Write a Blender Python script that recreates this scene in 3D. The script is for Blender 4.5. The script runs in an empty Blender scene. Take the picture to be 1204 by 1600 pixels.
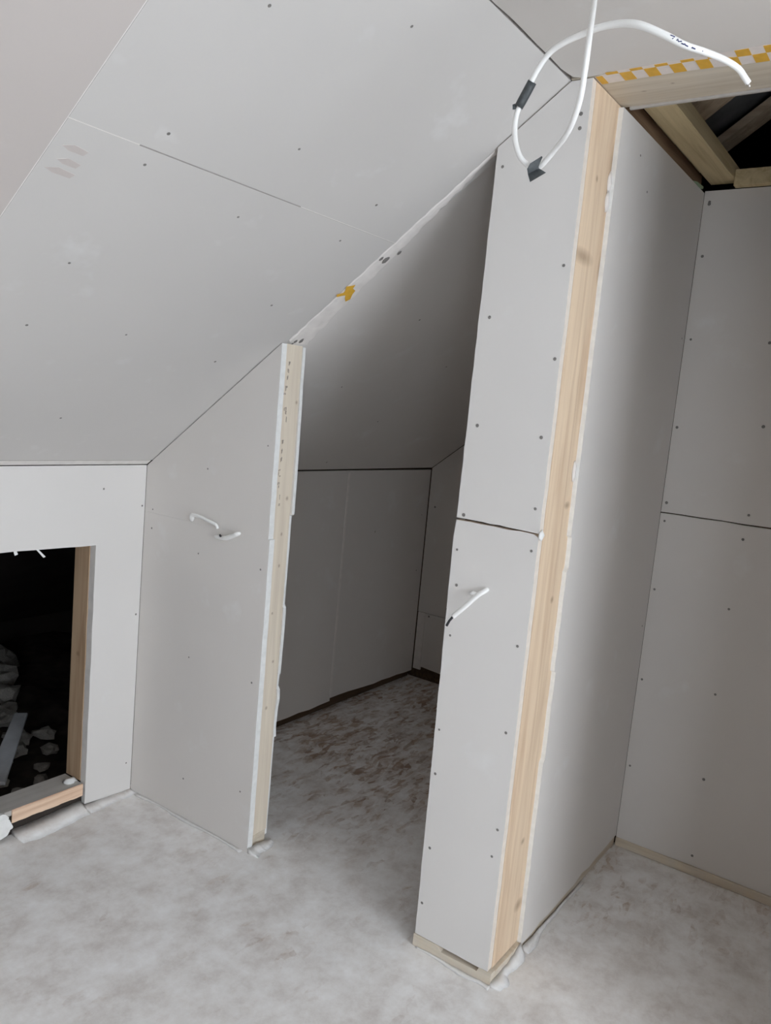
import bpy, bmesh, math, random
from mathutils import Vector, Matrix, noise

random.seed(7)
scn = bpy.context.scene
col = scn.collection

# ------------------------------------------------------------------ camera
cam_d = bpy.data.cameras.new('camera')
cam = bpy.data.objects.new('camera', cam_d)
col.objects.link(cam)
FWD = Vector((0.8143, 0.5654, -0.1310))
RIGHT = Vector((0.578, -0.811, 0.091))
FWD.normalize()
RIGHT = (RIGHT - FWD * RIGHT.dot(FWD)).normalized()
UP = RIGHT.cross(FWD)
m = Matrix((RIGHT, UP, -FWD)).transposed().to_4x4()
m.translation = Vector((-1.7597, -2.2266, 1.45))
cam.matrix_world = m
cam_d.sensor_fit = 'VERTICAL'
cam_d.sensor_height = 36.0
cam_d.sensor_width = 27.09
cam_d.lens = 1247.39 / 1600 * 36
cam_d.clip_start = 0.02
scn.camera = cam

# ------------------------------------------------------------------ daylight
world = bpy.data.worlds.new('overcast_sky')
scn.world = world
world.use_nodes = True
bg = world.node_tree.nodes['Background']
bg.inputs[0].default_value = (0.83, 0.91, 1.0, 1)
bg.inputs[1].default_value = 14.4

WX0, WX1, WZ0, WZ1, WY = -3.0, -0.5, 0.95, 2.15, -5.55     # the dormer window behind the viewer
pl = bpy.data.lights.new('window_portal', 'AREA')
pl.shape = 'RECTANGLE'
pl.size = WX1 - WX0
pl.size_y = WZ1 - WZ0
pl.cycles.is_portal = True
po = bpy.data.objects.new('window_portal', pl)
po.location = ((WX0 + WX1) / 2, WY - 0.16, (WZ0 + WZ1) / 2)
po.rotation_euler = (math.radians(90), 0, 0)                   # -Z of the lamp looks to +Y, into the room
col.objects.link(po)
GY0, GY1, GZ0, GZ1 = -4.9, -3.8, 1.0, 2.05                   # made-up gable window, added to brighten partition, column and cupboard back
pl2 = bpy.data.lights.new('added_window_portal', 'AREA')
pl2.shape = 'RECTANGLE'
pl2.size = GY1 - GY0
pl2.size_y = GZ1 - GZ0
pl2.cycles.is_portal = True
po2 = bpy.data.objects.new('added_window_portal', pl2)
po2.location = (-4.36, (GY0 + GY1) / 2, (GZ0 + GZ1) / 2)
po2.rotation_euler = (math.radians(90), 0, math.radians(-90))   # looks to +X
col.objects.link(po2)

vs = scn.view_settings
scn.display_settings.display_device = 'sRGB'
vs.view_transform = 'Standard'
vs.look = 'None'
vs.exposure = 0.0
vs.gamma = 1.0
vs.use_curve_mapping = False
scn.cycles.use_denoising = True
scn.cycles.max_bounces = 14
scn.cycles.diffuse_bounces = 10
scn.cycles.caustics_reflective = False
scn.cycles.caustics_refractive = False

# ------------------------------------------------------------------ dimensions (metres)
HK, K = 1.1802, 0.7379          # eaves wall height, roof pitch
HC = 2.2139                     # flat ceiling height
A1, A2, A3 = 0.5812, 1.2310, 1.4548
YS = (HC - HK) / K              # where slope meets flat ceiling
D, W = 0.93, 1.836              # cupboard back, far end of eaves room
A4 = 2.12                       # right hand jamb of the cupboard opening
def slope(y, off=0.0):
    return HK + off - K * y


def slope2(y, off=0.0):          # the eaves room's boards lie a little lower at the knee wall
    return 1.1495 + off - 0.7845 * y


# ------------------------------------------------------------------ materials
def srgb(r, g, b):
    f = lambda c: (c / 255 / 12.92) if c / 255 <= 0.04045 else ((c / 255 + 0.055) / 1.055) ** 2.4
    return (f(r), f(g), f(b), 1)


def mat(name):
    m = bpy.data.materials.new(name)
    m.use_nodes = True
    nt = m.node_tree
    b = nt.nodes['Principled BSDF']
    b.inputs['Specular IOR Level'].default_value = 0.2
    return m, nt, b


def N(nt, kind, **kw):
    n = nt.nodes.new(kind)
    for k, v in kw.items():
        if k in n.inputs:
            n.inputs[k].default_value = v
        else:
            setattr(n, k, v)
    return n


def ramp(nt, fac, stops):
    r = nt.nodes.new('ShaderNodeValToRGB')
    el = r.color_ramp.elements
    el[0].position, el[0].color = stops[0]
    el[1].position, el[1].color = stops[-1]
    for p, c in stops[1:-1]:
        e = el.new(p)
        e.color = c
    nt.links.new(fac, r.inputs[0])
    return r.outputs[0]


def coords(nt, scale=(1, 1, 1), geo=False):
    mp = nt.nodes.new('ShaderNodeMapping')
    mp.inputs['Scale'].default_value = scale
    if geo:
        g = nt.nodes.new('ShaderNodeNewGeometry')
        nt.links.new(g.outputs['Position'], mp.inputs[0])
    else:
        t = nt.nodes.new('ShaderNodeTexCoord')
        nt.links.new(t.outputs['Object'], mp.inputs[0])
    return mp.outputs[0]


def mixc(nt, fac, a, b, mode='MIX'):
    n = nt.nodes.new('ShaderNodeMix')
    n.data_type = 'RGBA'
    n.blend_type = mode
    for sock, v in ((n.inputs[0], fac), (n.inputs[6], a), (n.inputs[7], b)):
        if hasattr(v, 'links'):
            nt.links.new(v, sock)
        else:
            sock.default_value = v
    return n.outputs[2]


def board_mat(name, base, smear, amount=1.0):
    """plasterboard paper: soft large mottling, a few pale dusty smears, faint paper tooth"""
    m, nt, b = mat(name)
    c = coords(nt, geo=True)
    n1 = N(nt, 'ShaderNodeTexNoise', Scale=1.7, Detail=3.0)
    nt.links.new(c, n1.inputs['Vector'])
    n2 = N(nt, 'ShaderNodeTexNoise', Scale=5.5, Detail=4.0, Roughness=0.6)
    nt.links.new(c, n2.inputs['Vector'])
    d = tuple(x * 0.95 for x in base[:3]) + (1,)
    k = ramp(nt, n1.outputs[0], [(0.3, d), (0.7, base)])
    f = ramp(nt, n2.outputs[0], [(0.60, (0, 0, 0, 1)), (0.74, (amount, amount, amount, 1))])
    nt.links.new(mixc(nt, f, k, smear), b.inputs['Base Color'])
    b.inputs['Roughness'].default_value = 0.85
    n3 = N(nt, 'ShaderNodeTexNoise', Scale=420.0, Detail=1.0)
    nt.links.new(c, n3.inputs['Vector'])
    bp = N(nt, 'ShaderNodeBump', Strength=0.04, Distance=0.001)
    nt.links.new(n3.outputs[0], bp.inputs['Height'])
    nt.links.new(bp.outputs[0], b.inputs['Normal'])
    return m


def plain(name, c, rough=0.7, var=0.12, scale=30.0, metal=0.0, spec=0.2):
    m, nt, b = mat(name)
    n = N(nt, 'ShaderNodeTexNoise', Scale=scale, Detail=3.0)
    nt.links.new(coords(nt), n.inputs['Vector'])
    lo = tuple(x * (1 - var) for x in c[:3]) + (1,)
    hi = tuple(min(1, x * (1 + var)) for x in c[:3]) + (1,)
    nt.links.new(ramp(nt, n.outputs[0], [(0.3, lo), (0.7, hi)]), b.inputs['Base Color'])
    b.inputs['Roughness'].default_value = rough
    b.inputs['Metallic'].default_value = metal
    b.inputs['Specular IOR Level'].default_value = spec
    return m


def wood(name, light, dark, axis=2, knots=(), dust=0.0):
    """sawn softwood with grain along one axis; knots are (x, y, z, radius across, radius along) in world space"""
    m, nt, b = mat(name)
    sc = [26.0, 26.0, 26.0]
    sc[axis] = 1.3
    c = coords(nt, tuple(sc), geo=True)
    n1 = N(nt, 'ShaderNodeTexNoise', Scale=1.6, Detail=5.0, Roughness=0.6, Distortion=0.6)
    nt.links.new(c, n1.inputs['Vector'])
    k = ramp(nt, n1.outputs[0], [(0.3, dark), (0.55, light), (0.8, tuple(min(1, x * 1.12) for x in light[:3]) + (1,))])
    cg = coords(nt, geo=True)
    for (x, y, z, r, rl) in knots:
        v = N(nt, 'ShaderNodeVectorMath', operation='SUBTRACT')
        nt.links.new(cg, v.inputs[0])
        v.inputs[1].default_value = (x, y, z)
        s = N(nt, 'ShaderNodeVectorMath', operation='MULTIPLY')
        nt.links.new(v.outputs[0], s.inputs[0])
        q = [1 / r] * 3
        q[axis] = 1 / rl
        s.inputs[1].default_value = q
        ln = N(nt, 'ShaderNodeVectorMath', operation='LENGTH')
        nt.links.new(s.outputs[0], ln.inputs[0])
        f = ramp(nt, ln.outputs['Value'], [(0.2, (0.5, 0.5, 0.5, 1)), (1.0, (0, 0, 0, 1))])
        k = mixc(nt, f, k, srgb(118, 88, 62))
    if dust:
        n2 = N(nt, 'ShaderNodeTexNoise', Scale=14.0, Detail=4.0)
        nt.links.new(cg, n2.inputs['Vector'])
        f = ramp(nt, n2.outputs[0], [(0.35, (dust * .5,) * 3 + (1,)), (0.6, (dust,) * 3 + (1,))])
        k = mixc(nt, f, k, srgb(196, 194, 190))
    nt.links.new(k, b.inputs['Base Color'])
    b.inputs['Roughness'].default_value = 0.75
    bp = N(nt, 'ShaderNodeBump', Strength=0.15, Distance=0.002)
    nt.links.new(n1.outputs[0], bp.inputs['Height'])
    nt.links.new(bp.outputs[0], b.inputs['Normal'])
    return m


PAPER = srgb(222, 218, 214)
M_BOARD = board_mat('plasterboard_paper', PAPER, srgb(230, 230, 229), 0.5)
M_BOARD_DIM = board_mat('plasterboard_paper_dimmed', srgb(205, 202, 199), srgb(218, 217, 216), 0.6)  # same board as the walls, colour darkened so the slope looks less lit
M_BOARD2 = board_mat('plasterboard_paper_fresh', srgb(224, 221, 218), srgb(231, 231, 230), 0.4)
M_BOARD3 = board_mat('plasterboard_paper_pinkish_dimmed', srgb(198, 191, 187), srgb(205, 200, 197), 0.35)  # pinkish board of its own, darkened further to look less lit
M_GYPSUM = plain('gypsum_edge', srgb(236, 236, 234), 0.9, 0.05, 60)
M_EDGE = plain('creamy_board_edge', srgb(226, 216, 205), 0.9, 0.05, 50)
M_FILLER = plain('joint_filler', srgb(224, 220, 216), 0.9, 0.05, 40)
M_STREAK = plain('filler_streak', srgb(195, 187, 183), 0.9, 0.04, 40)
M_SEAM = plain('board_seam', srgb(165, 160, 156), 0.9, 0.08, 40)
M_BAND = plain('head_filler', srgb(228, 223, 219), 0.9, 0.07, 25)
M_POST = wood('sawn_softwood_post', srgb(226, 203, 176), srgb(208, 180, 152), 2,
              [(0.060, -1.455, 1.838, 0.075, 0.022), (0.172, -1.455, 1.83, 0.016, 0.05), (0.150, -1.455, 1.244, 0.022, 0.012),
               (0.127, -1.455, 1.002, 0.012, 0.012), (0.128, -1.455, 0.343, 0.014, 0.012), (0.09, -1.455, 2.02, 0.009, 0.010),
               (0.172, -1.455, 2.08, 0.02, 0.05), (0.15, -1.455, 0.15, 0.03, 0.022)])
M_STUD = wood('pale_planed_stud', srgb(226, 214, 196), srgb(214, 200, 182), 2,
              [(0.083, -.581, 1.436, .007, .008), (0.073, -.581, 1.141, .008, .009), (0.06, -.581, .93, .006, .008),
               (0.045, -.581, .78, .006, .006), (0.065, -.581, .62, .006, .007), (0.05, -.581, .47, .007, .008), (0.06, -.581, 1.03, .006, .008)])
M_HEAD = wood('header_softwood', srgb(214, 203, 184), srgb(198, 184, 162), 1, [(.12, -1.53, HC, .006, .008), (.1, -1.60, HC, .006, .006)], 0.3)
M_JOIST = wood('roof_timber', srgb(206, 188, 150), srgb(180, 160, 122), 0)
M_RAFT = wood('rafter_timber', srgb(232, 214, 190), srgb(206, 182, 154), 1)
M_PLATE = wood('sole_plate_wood', srgb(222, 206, 180), srgb(202, 182, 152), 1, (), 0.5)
M_PLATEX = wood('sole_plate_wood_side', srgb(214, 198, 172), srgb(194, 172, 142), 0, (), 0.5)
M_RAW = wood('raw_split_wood', srgb(236, 206, 180), srgb(210, 172, 144), 0)
M_LINING = wood('hatch_lining_wood', srgb(190, 164, 136), srgb(166, 138, 110), 2, [(-.187, .07, .53, .012, .012)])
M_SILL = wood('dusty_sill_wood', srgb(188, 184, 178), srgb(170, 166, 160), 0, (), 0.7)
M_OLD = wood('brown_wall_plate', srgb(150, 122, 96), srgb(120, 94, 72), 0)
M_DARKWOOD = wood('old_dark_timber', srgb(92, 74, 58), srgb(64, 50, 40), 0)
M_SCREW = plain('screw_pocket', srgb(134, 131, 128), 0.6, 0.1, 200, 0.3)
M_SCREWW = plain('filled_screw', srgb(190, 186, 180), 0.8, 0.05, 100)
M_CABLE = plain('white_pvc_sheath', srgb(244, 244, 242), 0.35, 0.02, 20, 0, 0.5)
M_TAPE = plain('grey_insulating_tape', srgb(72, 76, 78), 0.45, 0.2, 160, 0, 0.4)
M_CORE = plain('black_cable_core', srgb(60, 60, 62), 0.5, 0.1, 60)
M_CORE_G = plain('grey_cable_core', srgb(150, 150, 148), 0.5, 0.1, 60)
M_COPPER = plain('bare_wire_end', srgb(210, 205, 200), 0.3, 0.1, 60, 0.9)
M_INK = plain('blue_pen_ink', srgb(60, 66, 112), 0.5, 0.1, 60)
M_STAMP = plain('grey_stamp_ink', srgb(168, 156, 144), 0.8, 0.08, 120)
M_YELLOW = plain('yellow_tape', srgb(226, 176, 66), 0.5, 0.06, 60, 0, 0.35)
M_WHITETAPE = plain('white_tape', srgb(232, 224, 220), 0.5, 0.03, 60, 0, 0.35)
M_RUBBLE = plain('dusty_rubble', srgb(168, 163, 156), 0.95, 0.3, 18)
M_SOIL = plain('void_dirt', srgb(78, 70, 64), 1.0, 0.35, 14)
M_FELT = plain('dark_roof_felt', srgb(160, 163, 167), 0.7, 0.3, 9)
M_SHELL = plain('roof_shell', srgb(60, 54, 50), 0.9, 0.15, 6)
M_PLANK = plain('grey_offcut', srgb(205, 207, 211), 0.85, 0.12, 12)
M_CRUMB = plain('white_plaster_crumb', srgb(236, 236, 234), 0.95, 0.06, 60)
M_DUST = plain('pale_floor_dust', srgb(228, 226, 224), 0.95, 0.06, 45)
M_FRAME = plain('white_window_frame', srgb(236, 236, 234), 0.4, 0.02, 10)
M_HEADEDGE = plain('grey_header_edge', srgb(190, 186, 182), 0.9, 0.05, 50)
M_GREENFOAM = plain('green_offcut', srgb(150, 168, 140), 0.8, 0.1, 50)


def floor_mat():
    """OSB sheets under a coat of plaster dust, thinner away from the main room"""
    m, nt, b = mat('dusty_strand_board')
    c = coords(nt, geo=True)
    wn = N(nt, 'ShaderNodeTexNoise', Scale=6.0, Detail=2.0)
    nt.links.new(c, wn.inputs['Vector'])
    add = N(nt, 'ShaderNodeMixRGB')
    add.blend_type = 'LINEAR_LIGHT'
    add.inputs[0].default_value = 0.035
    nt.links.new(c, add.inputs[1])
    nt.links.new(wn.outputs['Color'], add.inputs[2])
    facs = []
    for rz, sc in ((0.4, (11, 34, 1)), (1.9, (12, 36, 1)), (-0.7, (24, 66, 1))):
        mp = nt.nodes.new('ShaderNodeMapping')
        mp.inputs['Rotation'].default_value = (0, 0, rz)
        mp.inputs['Scale'].default_value = sc
        nt.links.new(add.outputs[0], mp.inputs[0])
        v = N(nt, 'ShaderNodeTexVoronoi', Scale=1.0)
        nt.links.new(mp.outputs[0], v.inputs['Vector'])
        facs.append(v.outputs['Color'])
    f1 = mixc(nt, 0.5, facs[0], facs[1])
    f2 = mixc(nt, 0.5, f1, facs[2])
    sep = nt.nodes.new('ShaderNodeSeparateColor')
    nt.links.new(f2, sep.inputs[0])
    osb = ramp(nt, sep.outputs[0], [(0.28, srgb(150, 125, 105)), (0.5, srgb(170, 145, 124)), (0.75, srgb(182, 159, 138))])
    d1 = N(nt, 'ShaderNodeTexNoise', Scale=2.3, Detail=6.0, Roughness=0.62)
    nt.links.new(c, d1.inputs['Vector'])
    d2 = N(nt, 'ShaderNodeTexNoise', Scale=32.0, Detail=5.0, Roughness=0.7, Distortion=0.8)
    nt.links.new(c, d2.inputs['Vector'])
    dm = N(nt, 'ShaderNodeMath', operation='MULTIPLY_ADD')
    nt.links.new(d2.outputs[0], dm.inputs[0])
    dm.inputs[1].default_value = 0.6
    nt.links.new(d1.outputs[0], dm.inputs[2])
    sm = N(nt, 'ShaderNodeMath', operation='MULTIPLY_ADD')      # strands show through the dust
    nt.links.new(sep.outputs[1], sm.inputs[0])
    sm.inputs[1].default_value = 0.72
    nt.links.new(dm.outputs[0], sm.inputs[2])
    sx = nt.nodes.new('ShaderNodeSeparateXYZ')
    nt.links.new(c, sx.inputs[0])
    px = N(nt, 'ShaderNodeMapRange')
    px.inputs['From Min'].default_value = 0.0
    px.inputs['From Max'].default_value = 0.7
    px.inputs['To Min'].default_value = 0.0
    px.inputs['To Max'].default_value = -0.48
    nt.links.new(sx.outputs[0], px.inputs[0])
    tot = N(nt, 'ShaderNodeMath', operation='ADD')
    nt.links.new(sm.outputs[0], tot.inputs[0])
    py = N(nt, 'ShaderNodeMapRange')                            # the cupboard floor is dustier than the eaves room
    py.inputs['From Min'].default_value = -1.55
    py.inputs['From Max'].default_value = -1.35
    py.inputs['To Min'].default_value = 0.35
    py.inputs['To Max'].default_value = 1.0
    nt.links.new(sx.outputs[1], py.inputs[0])
    pm = N(nt, 'ShaderNodeMath', operation='MULTIPLY')
    nt.links.new(px.outputs[0], pm.inputs[0])
    nt.links.new(py.outputs[0], pm.inputs[1])
    nt.links.new(pm.outputs[0], tot.inputs[1])
    dust = ramp(nt, tot.outputs[0], [(0.46, (0.10, 0.10, 0.10, 1)), (0.70, (0.74, 0.74, 0.74, 1)), (0.92, (0.98, 0.98, 0.98, 1))])
    d3 = N(nt, 'ShaderNodeTexNoise', Scale=9.0, Detail=6.0, Roughness=0.7)
    nt.links.new(c, d3.inputs['Vector'])
    dc = ramp(nt, d3.outputs[0], [(0.32, srgb(214, 209, 205)), (0.5, srgb(234, 232, 230)), (0.68, srgb(246, 246, 246))])
    nt.links.new(mixc(nt, dust, osb, dc), b.inputs['Base Color'])
    b.inputs['Roughness'].default_value = 0.9
    bp = N(nt, 'ShaderNodeBump', Strength=0.25, Distance=0.003)
    nt.links.new(tot.outputs[0], bp.inputs['Height'])
    nt.links.new(bp.outputs[0], b.inputs['Normal'])
    return m


M_FLOOR = floor_mat()


# ------------------------------------------------------------------ mesh helpers
def link(name, bm, mats, parent=None, smooth=False):
    """one mesh object, its origin at the middle of its own base; parts are placed relative to their parent"""
    vsx = [v.co.copy() for v in bm.verts]
    lo = Vector([min(v[i] for v in vsx) for i in range(3)])
    hi = Vector([max(v[i] for v in vsx) for i in range(3)])
    o0 = Vector(((lo.x + hi.x) / 2, (lo.y + hi.y) / 2, lo.z))
    bmesh.ops.translate(bm, verts=bm.verts, vec=-o0)
    bmesh.ops.recalc_face_normals(bm, faces=bm.faces)
    if smooth:
        for f in bm.faces:
            f.smooth = True
    me = bpy.data.meshes.new(name)
    bm.to_mesh(me)
    bm.free()
    for mm in (mats if isinstance(mats, (list, tuple)) else [mats]):
        me.materials.append(mm)
    o = bpy.data.objects.new(name, me)
    col.objects.link(o)
    o['at'] = tuple(o0)
    if parent is not None:
        o.parent = parent
        o.location = o0 - Vector(parent['at'])
    else:
        o.location = o0
    return o


def tag(o, label=None, cat=None, group=None, kind=None):
    if label: o['label'] = label
    if cat: o['category'] = cat
    if group: o['group'] = group
    if kind: o['kind'] = kind
    return o


def empty(name, loc):
    o = bpy.data.objects.new(name, None)
    o.location = loc
    o.empty_display_size = 0.05
    o['at'] = tuple(loc)
    col.objects.link(o)
    return o


def structure(o, label):
    return tag(o, label, kind='structure')


def add_box(bm, lo, hi, mi=0):
    r = bmesh.ops.create_cube(bm, size=1.0)
    for v in r['verts']:
        v.co = Vector([lo[i] + (v.co[i] + 0.5) * (hi[i] - lo[i]) for i in range(3)])
    for f in {f for v in r['verts'] for f in v.link_faces}:
        f.material_index = mi
    return r['verts']


def add_prism(bm, pts, axis, a, b, side=0, mi=0):
    """polygon in the plane across `axis` (x: (y,z), y: (x,z), z: (x,y)), extruded from a to b"""
    def P(p, t):
        if axis == 0: return Vector((t, p[0], p[1]))
        if axis == 1: return Vector((p[0], t, p[1]))
        return Vector((p[0], p[1], t))
    A = [bm.verts.new(P(p, a)) for p in pts]
    B = [bm.verts.new(P(p, b)) for p in pts]
    f1 = bm.faces.new(A); f2 = bm.faces.new(B[::-1])
    f1.material_index = f2.material_index = mi
    n = len(pts)
    for i in range(n):
        f = bm.faces.new((A[i], B[i], B[(i + 1) % n], A[(i + 1) % n]))
        f.material_index = side
    return A + B


def ragged(p, q, n, amp, seed):
    """points from p to q, each pushed sideways a little: a knife-cut, chipped board edge"""
    rnd = random.Random(seed)
    p, q = Vector(p), Vector(q)
    d = (q - p).normalized()
    s = Vector((-d.y, d.x))
    return [tuple(p.lerp(q, i / n) + s * (rnd.uniform(-amp, amp) if 0 < i < n else 0)) for i in range(n + 1)]


def board(name, parent, pts, axis, a, b, face=None, side=None):
    bm = bmesh.new()
    add_prism(bm, pts, axis, a, b, 1)
    return link(name, bm, [face or M_BOARD, side or M_GYPSUM], parent)


def boxpart(name, parent, lo, hi, m, bev=0.0015):
    bm = bmesh.new()
    add_box(bm, lo, hi)
    if bev:
        bmesh.ops.bevel(bm, geom=list(bm.edges), offset=bev, segments=1, affect='EDGES')
    return link(name, bm, m, parent)


def tube(bm, pts, radii, seg=10, flat=1.0, mi=0, cap=True):
    P = [Vector(p) for p in pts]
    n = len(P)
    if not hasattr(radii, '__len__'):
        radii = [radii] * n
    up = Vector((0.3, 0.2, 0.9)).normalized()
    rings = []
    for i in range(n):
        t = (P[min(i + 1, n - 1)] - P[max(i - 1, 0)]).normalized()
        s = t.cross(up)
        if s.length < 1e-4: s = t.orthogonal()
        s.normalize()
        u = s.cross(t).normalized()
        up = u
        rings.append([bm.verts.new(P[i] + (s * math.cos(a) + u * math.sin(a) * flat) * radii[i])
                      for a in [2 * math.pi * k / seg for k in range(seg)]])
    for i in range(n - 1):
        for k in range(seg):
            f = bm.faces.new((rings[i][k], rings[i][(k + 1) % seg], rings[i + 1][(k + 1) % seg], rings[i + 1][k]))
            f.material_index = mi
            f.smooth = True
    if cap:
        for r in (rings[0], rings[-1][::-1]):
            f = bm.faces.new(r)
            f.material_index = mi


def spline(pts, n=6):
    """Catmull-Rom through the points"""
    P = [Vector(p) for p in pts]
    P = [P[0] * 2 - P[1]] + P + [P[-1] * 2 - P[-2]]
    out = []
    for i in range(1, len(P) - 2):
        for k in range(n):
            t = k / n
            a, b, c, d = P[i - 1], P[i], P[i + 1], P[i + 2]
            out.append(0.5 * ((2 * b) + (c - a) * t + (2 * a - 5 * b + 4 * c - d) * t * t + (3 * b - a - 3 * c + d) * t ** 3))
    out.append(P[-2])
    return out


# one shared drywall-screw mesh: a shallow dimple ring with a head and a cross slot
def screw_mesh(name, m1, m2):
    bm = bmesh.new()
    rad, hts = (0.0044, 0.0034, 0.0016), (0.0002, 0.0008, 0.0005)
    rings = [[bm.verts.new((r * math.cos(a), r * math.sin(a), h)) for a in [2 * math.pi * k / 9 for k in range(9)]] for r, h in zip(rad, hts)]
    for i in range(2):
        for k in range(9):
            f = bm.faces.new((rings[i][k], rings[i][(k + 1) % 9], rings[i + 1][(k + 1) % 9], rings[i + 1][k]))
            f.material_index = i
    f = bm.faces.new(rings[2]); f.material_index = 1
    me = bpy.data.meshes.new(name)
    bm.to_mesh(me); bm.free()
    me.materials.append(m1); me.materials.append(m2)
    return me


SCREW = screw_mesh('drywall_screw', M_SCREW, M_SCREW)
SCREW_PALE = screw_mesh('pale_screw', M_SCREWW, M_SCREWW)


def screws(parent, pts, normal, me=None, s=1.0):
    q = Vector(normal).to_track_quat('Z', 'Y')
    for p in pts:
        o = bpy.data.objects.new('screw', me or SCREW)
        col.objects.link(o)
        o.parent = parent
        o.location = Vector(p) - Vector(parent['at'])
        o.rotation_mode = 'QUATERNION'
        o.rotation_quaternion = q
        k = s * random.uniform(0.8, 1.12)
        o.scale = (k, k, 1)


# ------------------------------------------------------------------ the shell that keeps daylight to the window
def shell(name, boxes, label, m=M_SHELL):
    bm = bmesh.new()
    for lo, hi in boxes:
        add_box(bm, lo, hi)
    return structure(link(name, bm, m), label)


bm = bmesh.new()                                              # pitched roof deck over everything
add_prism(bm, [(2.25, slope(2.25, .42)), (-2.3, slope(-2.3, .42)), (-5.8, slope(-2.3, .42)), (-5.8, slope(-2.3, .54)), (-2.3, slope(-2.3, .54)), (2.25, slope(2.25, .54))], 0, -4.4, 3.2)
structure(link('roof', bm, M_SHELL), 'dark roof deck over the loft, seen through the open cupboard top')
shell('wall_gable_near', [((-4.4, -5.8, -.3), (-4.2, GY0, 3.6)), ((-4.4, GY1, -.3), (-4.2, 2.4, 3.6)), ((-4.4, GY0, -.3), (-4.2, GY1, GZ0)), ((-4.4, GY0, GZ1), (-4.2, GY1, 3.6))], 'gable wall on the left, out of view')
shell('wall_gable_far', [((3.0, -5.8, -.3), (3.2, 2.4, 3.6))], 'gable wall beyond the eaves, out of view')
shell('floor.002', [((-4.4, -5.8, -.42), (3.2, 2.4, -.301))], 'slab added under the loft to block sky light, out of view')  # added to stop sky light leaking up from below
shell('wall_eaves', [((-4.2, 2.2, -.3), (3.0, 2.4, .4))], 'low dark wall at the back of the eaves void')
bm = bmesh.new()                                              # rear dormer wall with the window opening
for lo, hi in [((-4.2, WY - .2, -.3), (WX0, WY, 3.4)), ((WX1, WY - .2, -.3), (3.0, WY, 3.4)),
               ((WX0, WY - .2, -.3), (WX1, WY, WZ0)), ((WX0, WY - .2, WZ1), (WX1, WY, 3.4))]:
    add_box(bm, lo, hi)
structure(link('wall_rear', bm, M_BOARD), 'rear dormer wall with the window, behind the viewer')
win = empty('window_1', ((WX0 + WX1) / 2, WY - .1, WZ0))
structure(win, 'wide white window in the rear wall, behind the viewer')
for lo, hi in [((WX0, WY - .14, WZ0), (WX0 + .05, WY - .07, WZ1)), ((WX1 - .05, WY - .14, WZ0), (WX1, WY - .07, WZ1)),
               ((WX0 + .05, WY - .14, WZ0), (WX1 - .05, WY - .07, WZ0 + .05)), ((WX0 + .05, WY - .14, WZ1 - .05), (WX1 - .05, WY - .07, WZ1)),
               (((WX0 + WX1) / 2 - .025, WY - .14, WZ0 + .05), ((WX0 + WX1) / 2 + .025, WY - .07, WZ1 - .05))]:
    boxpart('window_frame', win, lo, hi, M_FRAME, 0.004)

win = empty('window_added', (-4.3, (GY0 + GY1) / 2, GZ0))
structure(win, 'smaller white window added in the left gable to brighten the room, out of view')
for lo, hi in [((-4.33, GY0, GZ0), (-4.26, GY0 + .05, GZ1)), ((-4.33, GY1 - .05, GZ0), (-4.26, GY1, GZ1)),
               ((-4.33, GY0 + .05, GZ0), (-4.26, GY1 - .05, GZ0 + .05)), ((-4.33, GY0 + .05, GZ1 - .05), (-4.26, GY1 - .05, GZ1))]:
    boxpart('window_frame', win, lo, hi, M_FRAME, 0.004)

# ------------------------------------------------------------------ floor
bm = bmesh.new()
add_box(bm, (-4.2, -5.55, -.10), (3.0, 0.075, 0.0))
structure(link('floor', bm, M_FLOOR), 'strand board floor under a coat of pale plaster dust')
bm = bmesh.new()
rr = bmesh.ops.create_grid(bm, x_segments=60, y_segments=24, size=0.5)
for v in bm.verts:
    x, y = v.co.x * 7.2 - .6, v.co.y * 2.1 + 1.13
    v.co = Vector((x, y, -.13 + .05 * noise.noise(Vector((x * 4, y * 4, 1))) + .03 * noise.noise(Vector((x * 13, y * 13, 4)))))
structure(link('floor.001', bm, M_SOIL, smooth=True), 'dirty rough ground of the dark void behind the hatch')

# ------------------------------------------------------------------ flat ceiling
bm = bmesh.new()
add_box(bm, (-4.2, -5.55, HC + .013), (0.0, -YS, HC + .05))
ceil = structure(link('ceiling', bm, M_DARKWOOD), 'flat plasterboard ceiling above the right of the room')
e = [(0.0, -1.432)] + ragged((0.0, -1.406), (-1.6, -1.406), 26, .003, 3)[1:]
e = [(-0.012, -1.412)] + e[1:]
board('plasterboard', ceil, [(-4.2, -5.55), (0.0, -5.55), (0.0, -1.43)] + e + [(-4.2, -1.406)], 2, HC, HC + .012)

# ------------------------------------------------------------------ sloping ceiling in the room: three boards and the joints between them
bm = bmesh.new()
add_prism(bm, [(0.0, slope(0, .016)), (-YS - .01, slope(-YS - .01, .016)), (-YS - .01, slope(-YS - .01, .06)), (0.0, slope(0, .06))], 0, -4.2, .045)
slp = structure(link('ceiling.001', bm, M_DARKWOOD), 'sloping plasterboard ceiling over the left of the room')


def slope_board(x0, x1, y0, y1, m, off=0.0, th=.0125, parent=slp, name='plasterboard', fn=None):
    bm = bmesh.new()
    pts = [(x0, y0), (x1, y0), (x1, y1), (x0, y1)]
    vv = add_prism(bm, pts, 2, 0, th, 1)
    for v in vv:
        v.co.z += (fn or slope)(v.co.y, off)
    return link(name, bm, [m, M_SEAM], parent)


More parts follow.
